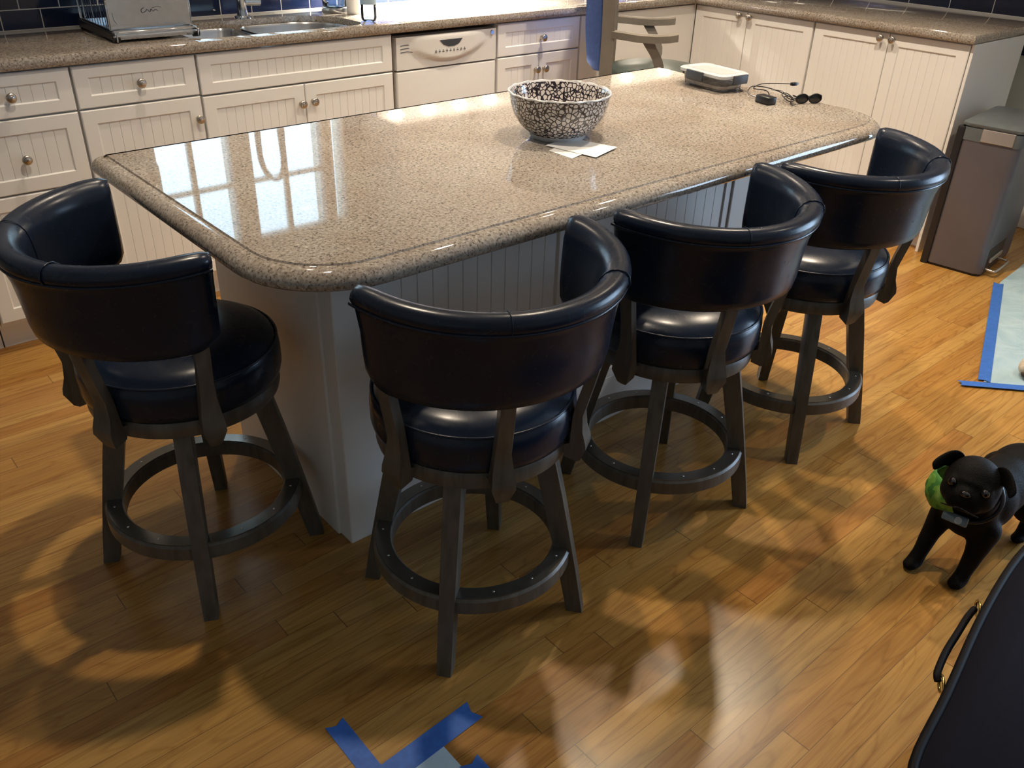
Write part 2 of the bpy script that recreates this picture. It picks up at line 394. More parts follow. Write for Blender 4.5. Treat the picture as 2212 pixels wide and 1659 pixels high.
def knob_bm():
    bm=bmesh.new(); lathe(bm,[(.008,0),(.0085,.002),(.0055,.005),(.005,.011),(.008,.015),(.0145,.018),(.016,.022),(.0155,.026),(.011,.029),(.009,.0285),(.0075,.030),(0,.031)],24,M=RX)
    return bm
_k=knob_bm(); _kme=bpy.data.meshes.new('knob'); bmesh.ops.recalc_face_normals(_k,faces=_k.faces); _k.to_mesh(_kme); _k.free(); _kme.materials.append(MT['nickel']); _kme.shade_smooth()
def put_front(root,kind,x0,x1,z0,z1,knob=None,**k):
    o=obj(kind,front(x1-x0,z1-z0,**k),'cab',root); o.location=(x0,0,z0)
    if knob:
        kn=bpy.data.objects.new('knob',_kme); C.objects.link(kn); kn.parent=o; kn.location=(knob[0]-x0,0,knob[1]-z0)
    return o
def cabinet(name,label,loc,rotz,w,d,fronts,ztop=.93,toe=.10,cat='cabinet',base0=None):
    """local: x 0..w, front faces at y=0; carcass behind"""
    t=thing(name,label,cat,loc,rotz)
    bm=NB(.001,w-.001,.021,d,toe,ztop); box(bm,.001,w-.001,.075,d,0,toe); obj('carcass',bm,'cab',t)
    for f in fronts: 
        f=dict(f); put_front(t,f.pop('k'),*f.pop('r'),f.pop('knob',None),**f)
    return t
YF=1.585; g=.003
D=YW-YF-.004
cabinet('base_cabinet','white beadboard three drawer base cabinet, nearest the left edge under the sink counter',(-.40,YF,0),0,.40-.002,D,[
 dict(k='drawer',r=(g,.395,.79,.925),knob=(.205,.855),sr=.038),dict(k='drawer',r=(g,.395,.55,.784),knob=(.205,.66)),dict(k='drawer',r=(g,.395,.12,.544),knob=(.205,.40))])
cabinet('base_cabinet','white beadboard base cabinet with one drawer over one door, below the dish rack',(0,YF,0),0,.418,D,[
 dict(k='drawer',r=(g,.415,.79,.925),knob=(.211,.855),sr=.038),dict(k='door',r=(g,.415,.12,.784),knob=(.395,.709))])
cabinet('sink_base_cabinet','wide white beadboard cabinet with false front and two doors, under the steel sink',(.42,YF,0),0,.822,D,[
 dict(k='false_front',r=(g,.819,.785,.925),sr=.038),dict(k='door',r=(g,.409,.12,.779),knob=(.388,.709)),dict(k='door',r=(.412,.819,.12,.779),knob=(.440,.712))],ztop=.78)
cabinet('base_cabinet','white base cabinet with one drawer over two doors, right of the dishwasher',(1.80,YF,0),0,.515,D,[
 dict(k='drawer',r=(g,.512,.785,.925),knob=(.265,.85),sr=.038),dict(k='door',r=(g,.255,.12,.779),knob=(.232,.712)),dict(k='door',r=(.258,.512,.12,.779),knob=(.285,.712))])
cabinet('corner_cabinet','plain white corner cabinet panels behind the tall wooden armchair',(2.318,YF,0),0,.852,D,[
 dict(k='filler_panel',r=(g,.25,.12,.925),plain=True),dict(k='filler_panel',r=(.254,.849,.12,.925),plain=True),dict(k='filler_panel',r=(.8505,.862,.10,.928),plain=True)])
cabinet('base_cabinet','white beadboard base cabinet left of the three drawer unit',(-1.2,YF,0),0,.797,D,[
 dict(k='drawer',r=(g,.794,.79,.925),knob=(.4,.855),sr=.038),dict(k='door',r=(g,.397,.12,.784),knob=(.37,.71)),dict(k='door',r=(.4,.794,.12,.784),knob=(.43,.71))])
XP=3.173
cabinet('peninsula_cabinet','white peninsula cabinet with two tall doors, next to the kitchen corner',(XP,1.582,0),-PI/2,.720,.52,[
 dict(k='filler_panel',r=(0,.0,.1,.95),plain=True) if False else dict(k='door',r=(g,.331,.10,.926),knob=(.293,.905),rail=.05),dict(k='door',r=(.334,.715,.10,.926),knob=(.355,.903),rail=.05)])
t=cabinet('peninsula_cabinet','white peninsula cabinet with two tall doors, at the open end by the waste bin',(XP,.860,0),-PI/2,.752,.52,[
 dict(k='door',r=(g,.382,.10,.926),knob=(.349,.903),rail=.05),dict(k='door',r=(.385,.749,.10,.926),knob=(.406,.902),rail=.05)])
obj('end_panel',NB(.7525,.766,.002,.52,0,.93,bev=.002),'cab',t)
# upper cabinets
def upper(label,x0,x1,n):
    t=thing('wall_cabinet',label,'cabinet',(x0,1.80,1.27))
    w=x1-x0; obj('carcass',NB(0,w,.021,YW-.014-1.80,0,.9),'cab',t)
    for k in range(n):
        a=w*k/n; b_=w*(k+1)/n; put_front(t,'door',a+.002,b_-.002,.003,.897,(b_-.03 if k%2==0 else a+.03,.06))
    return t
upper('white wall cabinet left of the sink windows',-1.0,.30,3)
UPR=upper('white wall cabinet right of the sink windows, lit from below',1.39,3.5,5)
# dishwasher
t=thing('dishwasher','white built-in dishwasher with curved control panel, between the beadboard cabinets','dishwasher',(1.245,YF,0))
bm=NB(.012,.54,.025,D,.05,.915); obj('body',bm,'cabin',t)
obj('side_gap',NB(.0,.012,.03,D,0,.93),'cabin',t)
o=obj('door',NB(.015,.545,0,.03,.11,.775,bev=.006,seg=3),'white_plastic',t,40)
bm=bmesh.new()
nx=28; top=[];rows=[]
def bul(x,z):
    u=(x-.28)/.20; 
    zc=.80+.055*u*u
    b=max(0,1-u*u) if abs(u)<1 else 0
    k=max(0,min(1,(z-zc)/.012)) if abs(u)<1 else 0
    return .016*k*b**.5*min(1,max(.0,(.925-z)/.03+.2))
zs=[.782,.79,.795,.80,.805,.81,.815,.82,.83,.84,.85,.86,.87,.88,.89,.90,.905,.91]
grid=[[bm.verts.new((.015+.53*i/nx,-bul(.015+.53*i/nx,z) ,z)) for i in range(nx+1)] for z in zs]
for a in range(len(zs)-1):
    for i in range(nx): bm.faces.new((grid[a][i],grid[a][i+1],grid[a+1][i+1],grid[a+1][i]))
box(bm,.015,.545,.001,.03,.782,.91)
pn=obj('control_panel',bm,'white_plastic',t,45,fix=False)
bm=bmesh.new(); extr(bm,[(.225,.888),(.345,.888),(.325,.868),(.30,.860),(.27,.860),(.245,.868)],lambda u,v,t_:(u,t_,v),-.0175,-.012); obj('handle_pocket',bm,'greyclip',pn)
bm=bmesh.new()
for k in range(3): tube(bm,[(.035,-.0005,.878-.013*k),(.07,-.0005,.880-.013*k),(.10,-.0005,.874-.013*k)],.0014,6)
obj('vent_slots',bm,'greyclip',pn)
bm=bmesh.new(); lathe(bm,[(0,.006),(.008,.006),(.010,.003),(.010,0)],20,M=RX); o=obj('round_badge',bm,'chrome',pn,40); o.location=(.520,0,.895)
bm=bmesh.new()
for k in range(9): box(bm,.20+.019*k,.209+.019*k,-.018,-.0145,.842,.8445)
for k in range(9): box(bm,.203+.019*k,.206+.019*k,-.018,-.0145,.848,.850)
obj('button_marks',bm,'greyclip',pn)
# ------------------------------------------------------------------ counters
prof=[(.014,0),(.006,-.003),(.0015,-.010),(0,-.020),(.0015,-.030),(.006,-.037),(.014,-.040)]
ccw=[V(p) for p in [(-1.6,1.564),(3.145,1.564),(3.145,.088),(XW-.013,.088),(XW-.013,YW-.013),(-1.6,YW-.013)]]
hole=[]
def sinkhole(o=0.0):
    pts=[]
    for p in rrect(.435-o,1.145+o,1.605-o,1.950+o,[.06,.07,.20,.06],8): pts.append(p)
    return pts
bm=slab(ccw,TOPZ,prof,[list(reversed(sinkhole()))])
o=obj('countertop',bm,'stone',None,35); tag(o,'speckled beige L-shaped stone countertop along the sink wall and peninsula','countertop')
# sink
t=thing('kitchen_sink','stainless steel undermount sink with two bowls in the back counter','sink',(0,0,0))
def bowl_tub(x0,x1,y0,y1,rr,zt,dep,name):
    bm=bmesh.new(); rings=[]
    for ins,z in ((-.002,zt),(0,zt-.0005),(.004,zt-.01),(.012,zt-dep+.03),(.03,zt-dep+.006),(.055,zt-dep)):
        o_=rrect(x0+ins,x1-ins,y0+ins,y1-ins,[max(.02,q-ins*.4) for q in rr],6); rings.append([bm.verts.new((p.x,p.y,z)) for p in o_])
    n=len(rings[0])
    for A,B in zip(rings[:-1],rings[1:]):
        for i in range(n): bm.faces.new((A[i],A[(i+1)%n],B[(i+1)%n],B[i]))
    bm.faces.new(rings[-1]); 
    o=obj(name,bm,'steel',t,50)
    b2=bmesh.new(); lathe(b2,[(.035,.003),(.033,.0045),(.02,.002),(0,.002)],24,((x0+x1)/2,(y0+y1)/2,zt-dep)); obj('drain',b2,'chrome',o,40)
bowl_tub(.449,.712,1.619,1.936,[.06,.07,.06,.06],TOPZ-.022,.10,'basin')
bowl_tub(.736,1.131,1.619,1.936,[.06,.06,.185,.06],TOPZ-.022,.13,'basin')
# faucet
t=thing('faucet','tall chrome gooseneck faucet with side lever behind the sink','faucet',(.80,1.99,TOPZ))
bm=bmesh.new(); lathe(bm,[(.034,0),(.033,.006),(.022,.010),(.020,.03)],28); obj('base',bm,'chrome',t,40)
pts=[(0,0,.02),(0,0,.15),(0,0,.38)]+[(.0+.02*(1-math.cos(a)),-.07*(1-math.cos(a)),.38+.10*math.sin(a)) for a in [PI*k/10 for k in range(1,11)]]+[(.04,-.14,.33)]
bm=tube(bmesh.new(),pts,[.019,.017]+[.0125]*12,16); sp=obj('spout',bm,'chrome',t,50)
obj('spray_head',cyl(bmesh.new(),(.04,-.14,.25),(.04,-.14,.345),.017,20,.014),'chrome',sp,40)
bm=cyl(bmesh.new(),(.012,0,.065),(.075,-.008,.062),.020,24); obj('lever_hub',bm,'chrome',t,40)
obj('lever',tube(bmesh.new(),[(.065,-.01,.065),(.09,-.02,.10),(.11,-.03,.14)],[.006,.0055,.004],10),'chrome',t,40)

# ------------------------------------------------------------------ island
t=thing('kitchen_island','white beadboard island base standing under the big stone worktop','kitchen island',(0,0,0))
X1=1.55; Y1=.60
bm=NB(.012,X1-.012,.012,Y1-.0,.0,IZ-.041); obj('carcass',bm,'cab',t)
def panelx(w,h): return front(w,h,rail=.06,pitch=.048)
for (x0,x1) in ((.112,.724),(.826,1.438)):
    o=obj('beadboard_panel',front(x1-x0,IZ-.041-.17,rail=.0401 if False else .03,pitch=.045),'cab',t); o.location=(x0,-.004,.16)
for x0,x1 in ((0,.112),(.724,.826),(1.438,X1)):
    o=obj('post',NB(x0,x1,-.010,.05,0,IZ-.041,bev=.003),'cab',t)
obj('baseboard',NB(.1,X1-.1,-.005,.02,0,.16,bev=.003),'cab',t)
obj('side_panel',NB(-.006,.02,.045,Y1,0,IZ-.041,bev=.002),'cab',t)
obj('side_panel',NB(X1-.02,X1+.006,.045,Y1,0,IZ-.041,bev=.002),'cab',t)
out=rrect(-.244,1.853,-.308,.700,[.205,.195,.03,.03],12)
prof2=[(.040,0),(.0375,-.0035),(.034,-.0045),(.029,-.004),(.022,-.005),(.013,-.009),(.005,-.016),(.001,-.024),(0,-.030),(.002,-.036),(.008,-.041),(.03,-.041)]
bm=slab(out,IZ,prof2); o=obj('island_worktop',bm,'stone',None,30); tag(o,'glossy speckled beige stone worktop with rounded corners on the white island','countertop')

# ------------------------------------------------------------------ bar stools
def arc(a0,a1,n): return [a0+(a1-a0)*i/n for i in range(n+1)]
def make_stool():
    t=thing('bar_stool','','stool')
    # local +x is the direction the backrest centre points to
    for k in range(4):
        a=PI/2*k
        bm=bmesh.new(); secs=[]
        for z,r,w,th in ((0,.250,.0165,.019),(.10,.231,.0168,.020),(.20,.210,.017,.0215),(.33,.182,.018,.023),(.462,.152,.019,.024)):
            secs.append([bm.verts.new((r+dx,dy,z)) for dx,dy in ((-th,-w),(th,-w),(th,w),(-th,w))])
        for A,B in zip(secs[:-1],secs[1:]):
            for i in range(4): bm.faces.new((A[i],A[(i+1)%4],B[(i+1)%4],B[i]))
        bm.faces.new(secs[0]); bm.faces.new(secs[-1])
        bmesh.ops.bevel(bm,geom=[e for e in bm.edges if abs((e.verts[0].co-e.verts[1].co).z)>.05],offset=.003,segments=2,profile=.5,affect='EDGES')
        bmesh.ops.rotate(bm,matrix=Matrix.Rotation(a,3,'Z'),verts=bm.verts)
        lg=obj('leg',bm,'darkwood',t,35); lg['low']=1
        bm=lathe(bmesh.new(),[(0,-.0),(.008,0),(.008,.004),(0,.004)],12,(.25*math.cos(a),.25*math.sin(a),-.0005)); g_=obj('glide',bm,'nickel',lg)
    bm=lathe(bmesh.new(),[(.186,.150),(.190,.147),(.224,.147),(.229,.152),(.229,.184),(.224,.189),(.190,.189),(.186,.185)],72,closed=True)
    rg=obj('footrest_ring',bm,'darkwood',t,40); rg['low']=1
    bm=lathe(bmesh.new(),[(.191,.1885),(.223,.1885),(.223,.1912),(.191,.1912)],72,closed=True); obj('footrest_strip',bm,'ringtop',rg,30)
    nl=None
    for k in range(14):
        a=2*PI*(k+.5)/14
        if nl is None: b9=bmesh.new(); ell(b9,(0,0,0),(.0028,.0028,.0015),u=8,v=6); nl=obj('nail_head',b9,'chrome',rg,60); q=nl
        else: q=nl.copy(); C.objects.link(q)
        q.parent=rg; q.location=(.207*math.cos(a),.207*math.sin(a),.1915)
    bm=lathe(bmesh.new(),[(0,.446),(.10,.446),(.10,.456),(0,.456)],32); sw=obj('swivel_plate',bm,'black',t,30); sw['low']=1
    bm=lathe(bmesh.new(),[(0,.461),(.198,.461),(.205,.465),(.208,.476),(.208,.496),(.205,.502),(0,.502)],72); obj('seat_base',bm,'darkwood',t,40)
    pr=[(0,.502),(.203,.502),(.213,.508),(.217,.524),(.217,.560),(.214,.583),(.208,.589),(.199,.600),(.178,.611),(.13,.620),(.06,.624),(0,.625)]
    bm=lathe(bmesh.new(),pr,72); cu=obj('seat_cushion',bm,'leather',t,60)
    tube(bm:=bmesh.new(),[(.212*math.cos(a),.212*math.sin(a),.5885) for a in arc(0,2*PI*(71/72),71)],.0028,8,closed=True); obj('piping',bm,'leather',cu,60)
    # backrest: swept cross-section
    A=math.radians(91); n=64; OX=.006; bm=bmesh.new(); rings=[]
    def sec(phi):
        u=abs(phi)/A; e=max(0,(u-.86)/.14)
        zb=.680+.028*e*e; dip=.010-.018*math.cos(phi); zt=.884-.006*e**2+dip; cr=-.010*max(0,u-.9)/.1
        fl=.0
        P=[]
        # outer bottom -> outer top -> roll -> inner bottom
        P+= [(.243,zb+.004),(.256,zb),(.264,zb+.006),(.268,zb+.025),(.273,.76),(.278,.80),(.286,.835+dip),(.288,.847+dip),
             (.293,.853+dip),(.297,.863+dip),(.294,zt-.008),(.287,zt-.002),(.276,zt+.001),(.264,zt-.001),(.252,zt-.008),(.243,zt-.020),(.237,.840+dip),(.234,.80),(.233,.75),(.236,zb+.020)]
        return P
    for i in range(n+1):
        phi=-A+2*A*i/n; P=sec(phi); u=abs(phi)/A
        cm=(sum(p[0] for p in P)/len(P),sum(p[1] for p in P)/len(P)); 
        s=1.0
        if u>.965: s=math.sqrt(max(.0,1-((u-.965)/.035)**2))*.55+.45
        rings.append([bm.verts.new((OX+((cm[0]+(r-cm[0])*s))*math.cos(phi),((cm[0]+(r-cm[0])*s))*math.sin(phi),cm[1]+(z-cm[1])*(.93+.07*s))) for r,z in P])
    m=len(rings[0])
    for Q,R_ in zip(rings[:-1],rings[1:]):
        for i in range(m): bm.faces.new((Q[i],Q[(i+1)%m],R_[(i+1)%m],R_[i]))
    bm.faces.new(rings[0]); bm.faces.new(rings[-1])
    bk=obj('backrest',bm,'leather',t,62)
    bm=bmesh.new(); tube(bm,[(OX+.292*math.cos(a),.292*math.sin(a),.860-.018*math.cos(a)) for a in arc(-A*.985,A*.985,60)],.0034,8); obj('piping',bm,'leather',bk,60)
    for sgn in (-1,1):
        phi=sgn*math.radians(30); P=sec(phi)[8:19]; bm=bmesh.new()
        tube(bm,[(OX+(r+ (.002 if i<4 else (-.001)))*math.cos(phi),(r+(.002 if i<4 else (-.001)))*math.sin(phi),z+(.0015 if 2<i<6 else 0)) for i,(r,z) in enumerate(P)],.0017 if sgn>0 else .0008,6); obj('seam',bm,'leather',bk,60)
    # four uprights: profile in (r,z), extruded tangentially
    for d in (-81,-28,28,81):
        phi=math.radians(d); er=V((math.cos(phi),math.sin(phi),0)); et=V((-math.sin(phi),math.cos(phi),0))
        bm=bmesh.new()
        sh=OX*math.cos(phi); pl=[(.262+sh,.70),(.259+sh,.67),(.247+sh*.7,.61),(.240,.565),(.243,.53),(.251,.505),(.253,.490),(.240,.455),(.231,.446),(.206,.458),(.206,.495),(.2185,.500),(.2195,.56),(.223+sh*.6,.60),(.231+sh,.64),(.243+sh,.70)]
        wd=[.016]*len(pl)
        L0=[];L1=[]
        for r,z in pl:
            w=.0145 if z>.575 else .0145+(.575-z)*.14
            w=min(w,.0235) if z>.47 else (.013 if z>.45 else .006)
            p=er*r+V((0,0,z)); L0.append(bm.verts.new(p-et*w)); L1.append(bm.verts.new(p+et*w))
        k=len(pl); bm.faces.new(L0); bm.faces.new(L1)
        for i in range(k): bm.faces.new((L0[i],L0[(i+1)%k],L1[(i+1)%k],L1[i]))
        obj('back_support',bm,'darkwood',t,30)
    return t
def copytree(o,parent=None):
    c=o.copy(); C.objects.link(c); c.parent=parent
    for ch in list(o.children): copytree(ch,c)
    return c
stool0=make_stool()
STOOLS=[((.138,-.336),-87,-52,'dark navy leather barrel-back stool, nearest the camera, in front of the island post'),
        ((.790,-.333),-87,-57,'middle dark leather barrel-back stool of the three along the island front'),
        ((1.397,-.335),-87,-45,'dark leather barrel-back stool nearest the waste bin, at the far end of the island front'),
        ((-.268,.206),180,-27,'dark leather barrel-back stool at the left short end of the island, cut by the frame')]
for i,((x,y),bd,ba,lab) in enumerate(STOOLS):
    s=stool0 if i==0 else copytree(stool0)
    tag(s,lab,'stool','barrel-back bar stools around the island'); s.location=(x,y,0); s.rotation_euler=(0,0,math.radians(bd))
    STOOLS[i]=(s,bd,ba)
for s,bd,ba in STOOLS:
    for ch in s.children:
        if ch.get('low'): ch.rotation_euler=(0,0,math.radians(ba-bd))
for o in bpy.data.objects:
    if 'low' in o: del o['low']

# ------------------------------------------------------------------ far armchair
t=thing('counter_armchair','grey brown wooden armchair with dark round seat and royal blue back, behind the island','chair',(2.366,1.132,0),-.847); t.scale=(.955,)*3; CH=t
# local +x forward
SZ=.69
for (x,y) in ((-.17,-.19),(-.17,.19),(.19,-.17),(.19,.17)):
    bm=bmesh.new(); tube(bm,[(x*1.1,y*1.1,-.068),(x,y,SZ-.05)],[.024,.028],4); obj('leg',bm,'farwood',t)
bm=lathe(bmesh.new(),[(0,SZ-.06),(.215,SZ-.06),(.22,SZ-.045),(.22,SZ-.025),(0,SZ-.025)],48); obj('seat_base',bm,'farwood',t,40)
bm=lathe(bmesh.new(),[(0,SZ-.025),(.225,SZ-.025),(.235,SZ-.01),(.235,SZ+.02),(.22,SZ+.038),(.17,SZ+.048),(0,SZ+.052)],48); obj('seat_cushion',bm,'farseat',t,50)
for sy in (-1,1):
    bm=bmesh.new()
    extr(bm,[(-.262,SZ-.13),(-.205,SZ-.13),(-.205,.9),(-.225,1.3),(-.275,1.3),(-.262,.9)],lambda u,v,q:(u,q,v),sy*.24-.018,sy*.24+.018)
    obj('back_post',bm,'farwood',t)
    # arm
    bm=bmesh.new(); secs=[]
    for x,y,w,z,h in ((-.225,.243,.014,.900,.017),(-.17,.252,.018,.897,.017),(-.10,.265,.023,.892,.017),(-.02,.270,.026,.892,.017),(.04,.266,.025,.897,.017),(.075,.260,.020,.902,.017)):
        secs.append([bm.verts.new((x,sy*y+a*w,z+b_*h)) for a,b_ in ((-1,-1),(1,-1),(1,.7),(.6,1),(-.6,1),(-1,.7))])
    for A_,B_ in zip(secs[:-1],secs[1:]):
        for i in range(6): bm.faces.new((A_[i],A_[(i+1)%6],B_[(i+1)%6],B_[i]))
    bm.faces.new(secs[0]); bm.faces.new(secs[-1]); obj('armrest',bm,'farwood',t,40)
    bm=bmesh.new(); secs=[]
    for k in range(9):
        u=k/8; z=SZ-.02+(.882-SZ+.02)*u; x=-.035+.04*math.sin(PI*u*1.2)+.0*u; hw=.026-.004*math.sin(PI*u)
        y=sy*(.240+.026*u); secs.append([bm.verts.new((x+a*hw,y+b_*.011,z)) for a,b_ in ((-1,-1),(1,-1),(1,1),(-1,1))])
    for A_,B_ in zip(secs[:-1],secs[1:]):
        for i in range(4): bm.faces.new((A_[i],A_[(i+1)%4],B_[(i+1)%4],B_[i]))
    bm.faces.new(secs[0]); bm.faces.new(secs[-1]); obj('arm_support',bm,'farwood',t,40)
bm=NB(-.245,-.215,-.223,.223,.80,.86,bev=.004); obj('back_rail',bm,'farwood',t)
bm=NB(-.258,-.228,-.223,.223,1.20,1.27,bev=.004); obj('back_rail',bm,'farwood',t)
bm=bmesh.new(); nu,nv=16,16; gr=[]
for side in (0,1):
    for j in range(nv+1):
        z=.735+(1.30-.735)*j/nv; row=[]
        for i in range(nu+1):
            y=-.222+.444*i/nu
            e=min(1,14*(i/nu)*(1-i/nu)+.25)*min(1,10*(j/nv)*(1-j/nv)+.6)
            xb=-.250-(z-.8)*.05
            row.append(bm.verts.new((xb-(.012+.066*e+.006*math.sin(13*z+2)) if side==0 else xb,y,z)))
        gr.append(row)
for side in (0,1):
    o_=side*(nv+1)
    for j in range(nv):
        for i in range(nu): bm.faces.new((gr[o_+j][i],gr[o_+j][i+1],gr[o_+j+1][i+1],gr[o_+j+1][i]))
for j in range(nv):
    for i in (0,nu): bm.faces.new((gr[j][i],gr[j+1][i],gr[nv+1+j+1][i],gr[nv+1+j][i]))
for i in range(nu):
    for j in (0,nv): bm.faces.new((gr[j][i],gr[j][i+1],gr[nv+1+j][i+1],gr[nv+1+j][i]))
obj('back_cushion',bm,'blue_cloth',t,60)

for ch in CH.children: ch.location.z=.068

# ------------------------------------------------------------------ things on the island
t=thing('mixing_bowl','black and white pebble patterned ceramic bowl on the island worktop','bowl',isl(.783,.118,IZ+.0005))
pr=[(0,.004),(.062,.004),(.064,0),(.074,0),(.077,.006),(.078,.012),(.090,.020),(.107,.036),(.122,.060),(.131,.088),(.1345,.108),(.1375,.116),(.1375,.119),(.134,.120),(.129,.110),(.125,.088),(.115,.060),(.098,.036),(.070,.018),(0,.014)]
bm=lathe(bmesh.new(),pr,72); obj('bowl_body',bm,'bowl',t,50)
bm=bmesh.new()
tube(bm,[((.1362+.0012*math.sin(a*11))*math.cos(a),(.1362+.0012*math.sin(a*11))*math.sin(a),.1185+.0012*math.sin(a*17)) for a in arc(0,2*PI*95/96,95)],.0022,8,closed=True)
obj('rim',bm,'bowl',t,60)
def sheet(pts,z,curl=0):
    bm=bmesh.new(); p=[V(q) for q in pts]; n=8; gr=[]
    for side in (0,1):
        for j in range(n+1):
            row=[]
            for i in range(n+1):
                u,v=i/n,j/n; q=(p[0]*(1-u)+p[1]*u)*(1-v)+(p[3]*(1-u)+p[2]*u)*v
                row.append(bm.verts.new((q.x,q.y,z+curl*(u-.3)**2*v-(0 if side else .0006))))
            gr.append(row)
    for s in (0,1):
        o_=s*(n+1)
        for j in range(n):
            for i in range(n): bm.faces.new((gr[o_+j][i],gr[o_+j][i+1],gr[o_+j+1][i+1],gr[o_+j+1][i]))
    for k in range(n):
        for a in (0,n):
            bm.faces.new((gr[k][a],gr[k+1][a],gr[n+1+k+1][a],gr[n+1+k][a])); bm.faces.new((gr[a][k],gr[a][k+1],gr[n+1+a][k+1],gr[n+1+a][k]))
    return bm
tag(obj('paper_sheet',sheet([isl(*q) for q in [(.666,.026),(.664,-.060),(.712,-.050),(.735,.045)]],IZ+.0012,.004),'paper',None,40),'small white slip of paper with a curved edge, under the larger sheet by the bowl','paper','papers in front of the bowl')
tag(obj('paper_sheet',sheet([isl(*q) for q in [(.686,.060),(.714,-.092),(.822,-.062),(.790,.085)]],IZ+.0034,.003),'paper',None,40),'larger folded white sheet of paper lying under the front of the patterned bowl','paper','papers in front of the bowl')
# glass food container
t=thing('food_container','clear lidded food container with dark grey clips at the back right of the island','container',isl(1.650,.283,IZ),math.radians(-7))
a,b_=.060,.098
def tubring(spec):
    bm=bmesh.new(); rings=[]
    for ins,z in spec: rings.append([bm.verts.new((p.x,p.y,z)) for p in rrect(-a+ins,a-ins,-b_+ins,b_-ins,.026,6)])
    n=len(rings[0])
    for A_,B_ in zip(rings[:-1],rings[1:]):
        for i in range(n): bm.faces.new((A_[i],A_[(i+1)%n],B_[(i+1)%n],B_[i]))
    bm.faces.new(rings[0]); bm.faces.new(rings[-1]); return bm
obj('container_body',tubring([(.012,.0005),(.006,.004),(.002,.03),(0,.043)]),'plastic_clear',t,40)
obj('food',tubring([(.014,.004),(.009,.008),(.007,.018),(.016,.023)]),'pink',t,60)
obj('lid',tubring([(-.006,.043),(-.010,.046),(-.010,.054),(-.004,.058),(.008,.059),(.012,.056),(.02,.056)]),'gasket',t,40)
for (x0,x1,y0,y1) in ((-a-.018,-a-.009,-.022,.055),(a+.009,a+.018,-.045,.045),(-.02,.045,-b_-.018,-b_-.009),(-.035,.035,b_+.009,b_+.018)):
    obj('clip',NB(x0,x1,y0,y1,.026,.056,bev=.003),'greyclip',t,40)
# charger with cable
t=thing('power_adapter','small black power adapter with tangled cable on the far right of the island','charger',isl(1.590,.028,IZ),math.radians(-10))
obj('adapter_body',NB(-.018,.018,-.030,.030,.0005,.024,bev=.004,seg=3),'black',t,40)
cab=[(.0,.03,.012),(-.02,.06,.02),(.02,.085,.035),(.07,.05,.03),(.10,.0,.014),(.085,-.04,.010),(.05,-.05,.012),(.06,-.01,.022),(.09,.01,.024),(.08,-.03,.02),(.055,-.055,.006),(.05,-.07,.004),(.06,-.072,.006)]
def smoothpts(P,k=6):
    out=[]; P=[V(p) for p in P]; Q=[P[0]]+P+[P[-1]]
    for i in range(1,len(Q)-2):
        for j in range(k):
            u=j/k; p0,p1,p2,p3=Q[i-1],Q[i],Q[i+1],Q[i+2]
            out.append(.5*((2*p1)+(p2-p0)*u+(2*p0-5*p1+4*p2-p3)*u*u+(3*p1-p0-3*p2+p3)*u**3))
    out.append(P[-1]); return out
bm=tube(bmesh.new(),smoothpts(cab),.0016,6)
tube(bm,smoothpts([(.018,0,.012),(.03,.03,.03),(.0,.06,.035),(.05,.075,.042),(.095,.045,.045),(.125,.02,.046)]),.0016,6)
tube(bm,smoothpts([(.06,.04,.03),(.075,.0,.03),(.06,-.03,.02),(.08,-.04,.012),(.09,-.02,.018),(.075,-.005,.015)]),.0016,6)
obj('cable',bm,'black',t,60)
obj('plug',NB(.122,.142,.008,.022,.041,.051,bev=.002),'black',t,40)
obj('plug_tip',NB(.142,.152,.011,.019,.043,.049),'nickel',t)
# sunglasses
t=thing('sunglasses','small glossy black folded sunglasses at the end of the cable on the island','sunglasses',isl(1.702,-.052,IZ+.001),math.radians(-30)); t.scale=(.88,)*3
for sx in (-1,1):
    bm=bmesh.new(); ell(bm,(sx*.026,0,.016),(.0235,.004,.0165)); obj('lens',bm,'eye',t,60)
bm=bmesh.new(); 
for sx in (-1,1): tube(bm,[(sx*.026+.0245*math.cos(q),-.001,.0165+.0165*math.sin(q)) for q in arc(0,2*PI*23/24,23)],.0022,6,closed=True)
tube(bm,[(-.003,0,.02),(0,0,.023),(.003,0,.02)],.0025,6); obj('frame',bm,'black',t,60)
for sx in (-1,1): obj('temple',tube(bmesh.new(),smoothpts([(sx*.05,0,.024),(sx*.052,.02,.024),(sx*.02,.05,.012),(-sx*.03,.055,.004)]),.0025,6),'black',t,60)

# ------------------------------------------------------------------ things on the sink counter
t=thing('dish_rack','steel wire dish rack with flat front plate and drip tray on the sink counter','dish rack',(.333,1.86,TOPZ),math.radians(-1))
bm=NB(-.14,.14,-.165,.165,.013,.019,bev=.002); box(bm,-.14,-.134,-.165,.165,.016,.034); box(bm,.134,.14,-.165,.165,.016,.034); box(bm,-.14,.14,-.165,-.159,.016,.034); box(bm,-.14,.14,.159,.165,.016,.034)
obj('drip_tray',bm,'steel',t)
bm=NB(-.145,.145,-.197,-.165,.008,.024,bev=.004); obj('base_rail',bm,'steel',t)
obj('side_rail',NB(-.150,-.140,-.19,.18,.006,.032,bev=.003),'black',t); obj('side_rail',NB(.140,.150,-.19,.18,.006,.032,bev=.003),'black',t)
for x,y in ((-.138,-.188),(.138,-.188),(-.138,.17),(.138,.17)):
    obj('foot',cyl(bmesh.new(),(x-.011,y,.012),(x+.011,y,.012),.012,16),'black',t,40)
bm=tube(bmesh.new(),[(-.14,-.205,.004),(-.14,-.207,.028),(-.13,-.207,.034),(.13,-.207,.034),(.14,-.207,.028),(.14,-.205,.004)],.0028,8); obj('front_bar',bm,'chrome',t,60)
bm=NB(-.140,.138,-.155,-.151,.036,.140,bev=.0015); fp=obj('front_plate',bm,'steel',t)
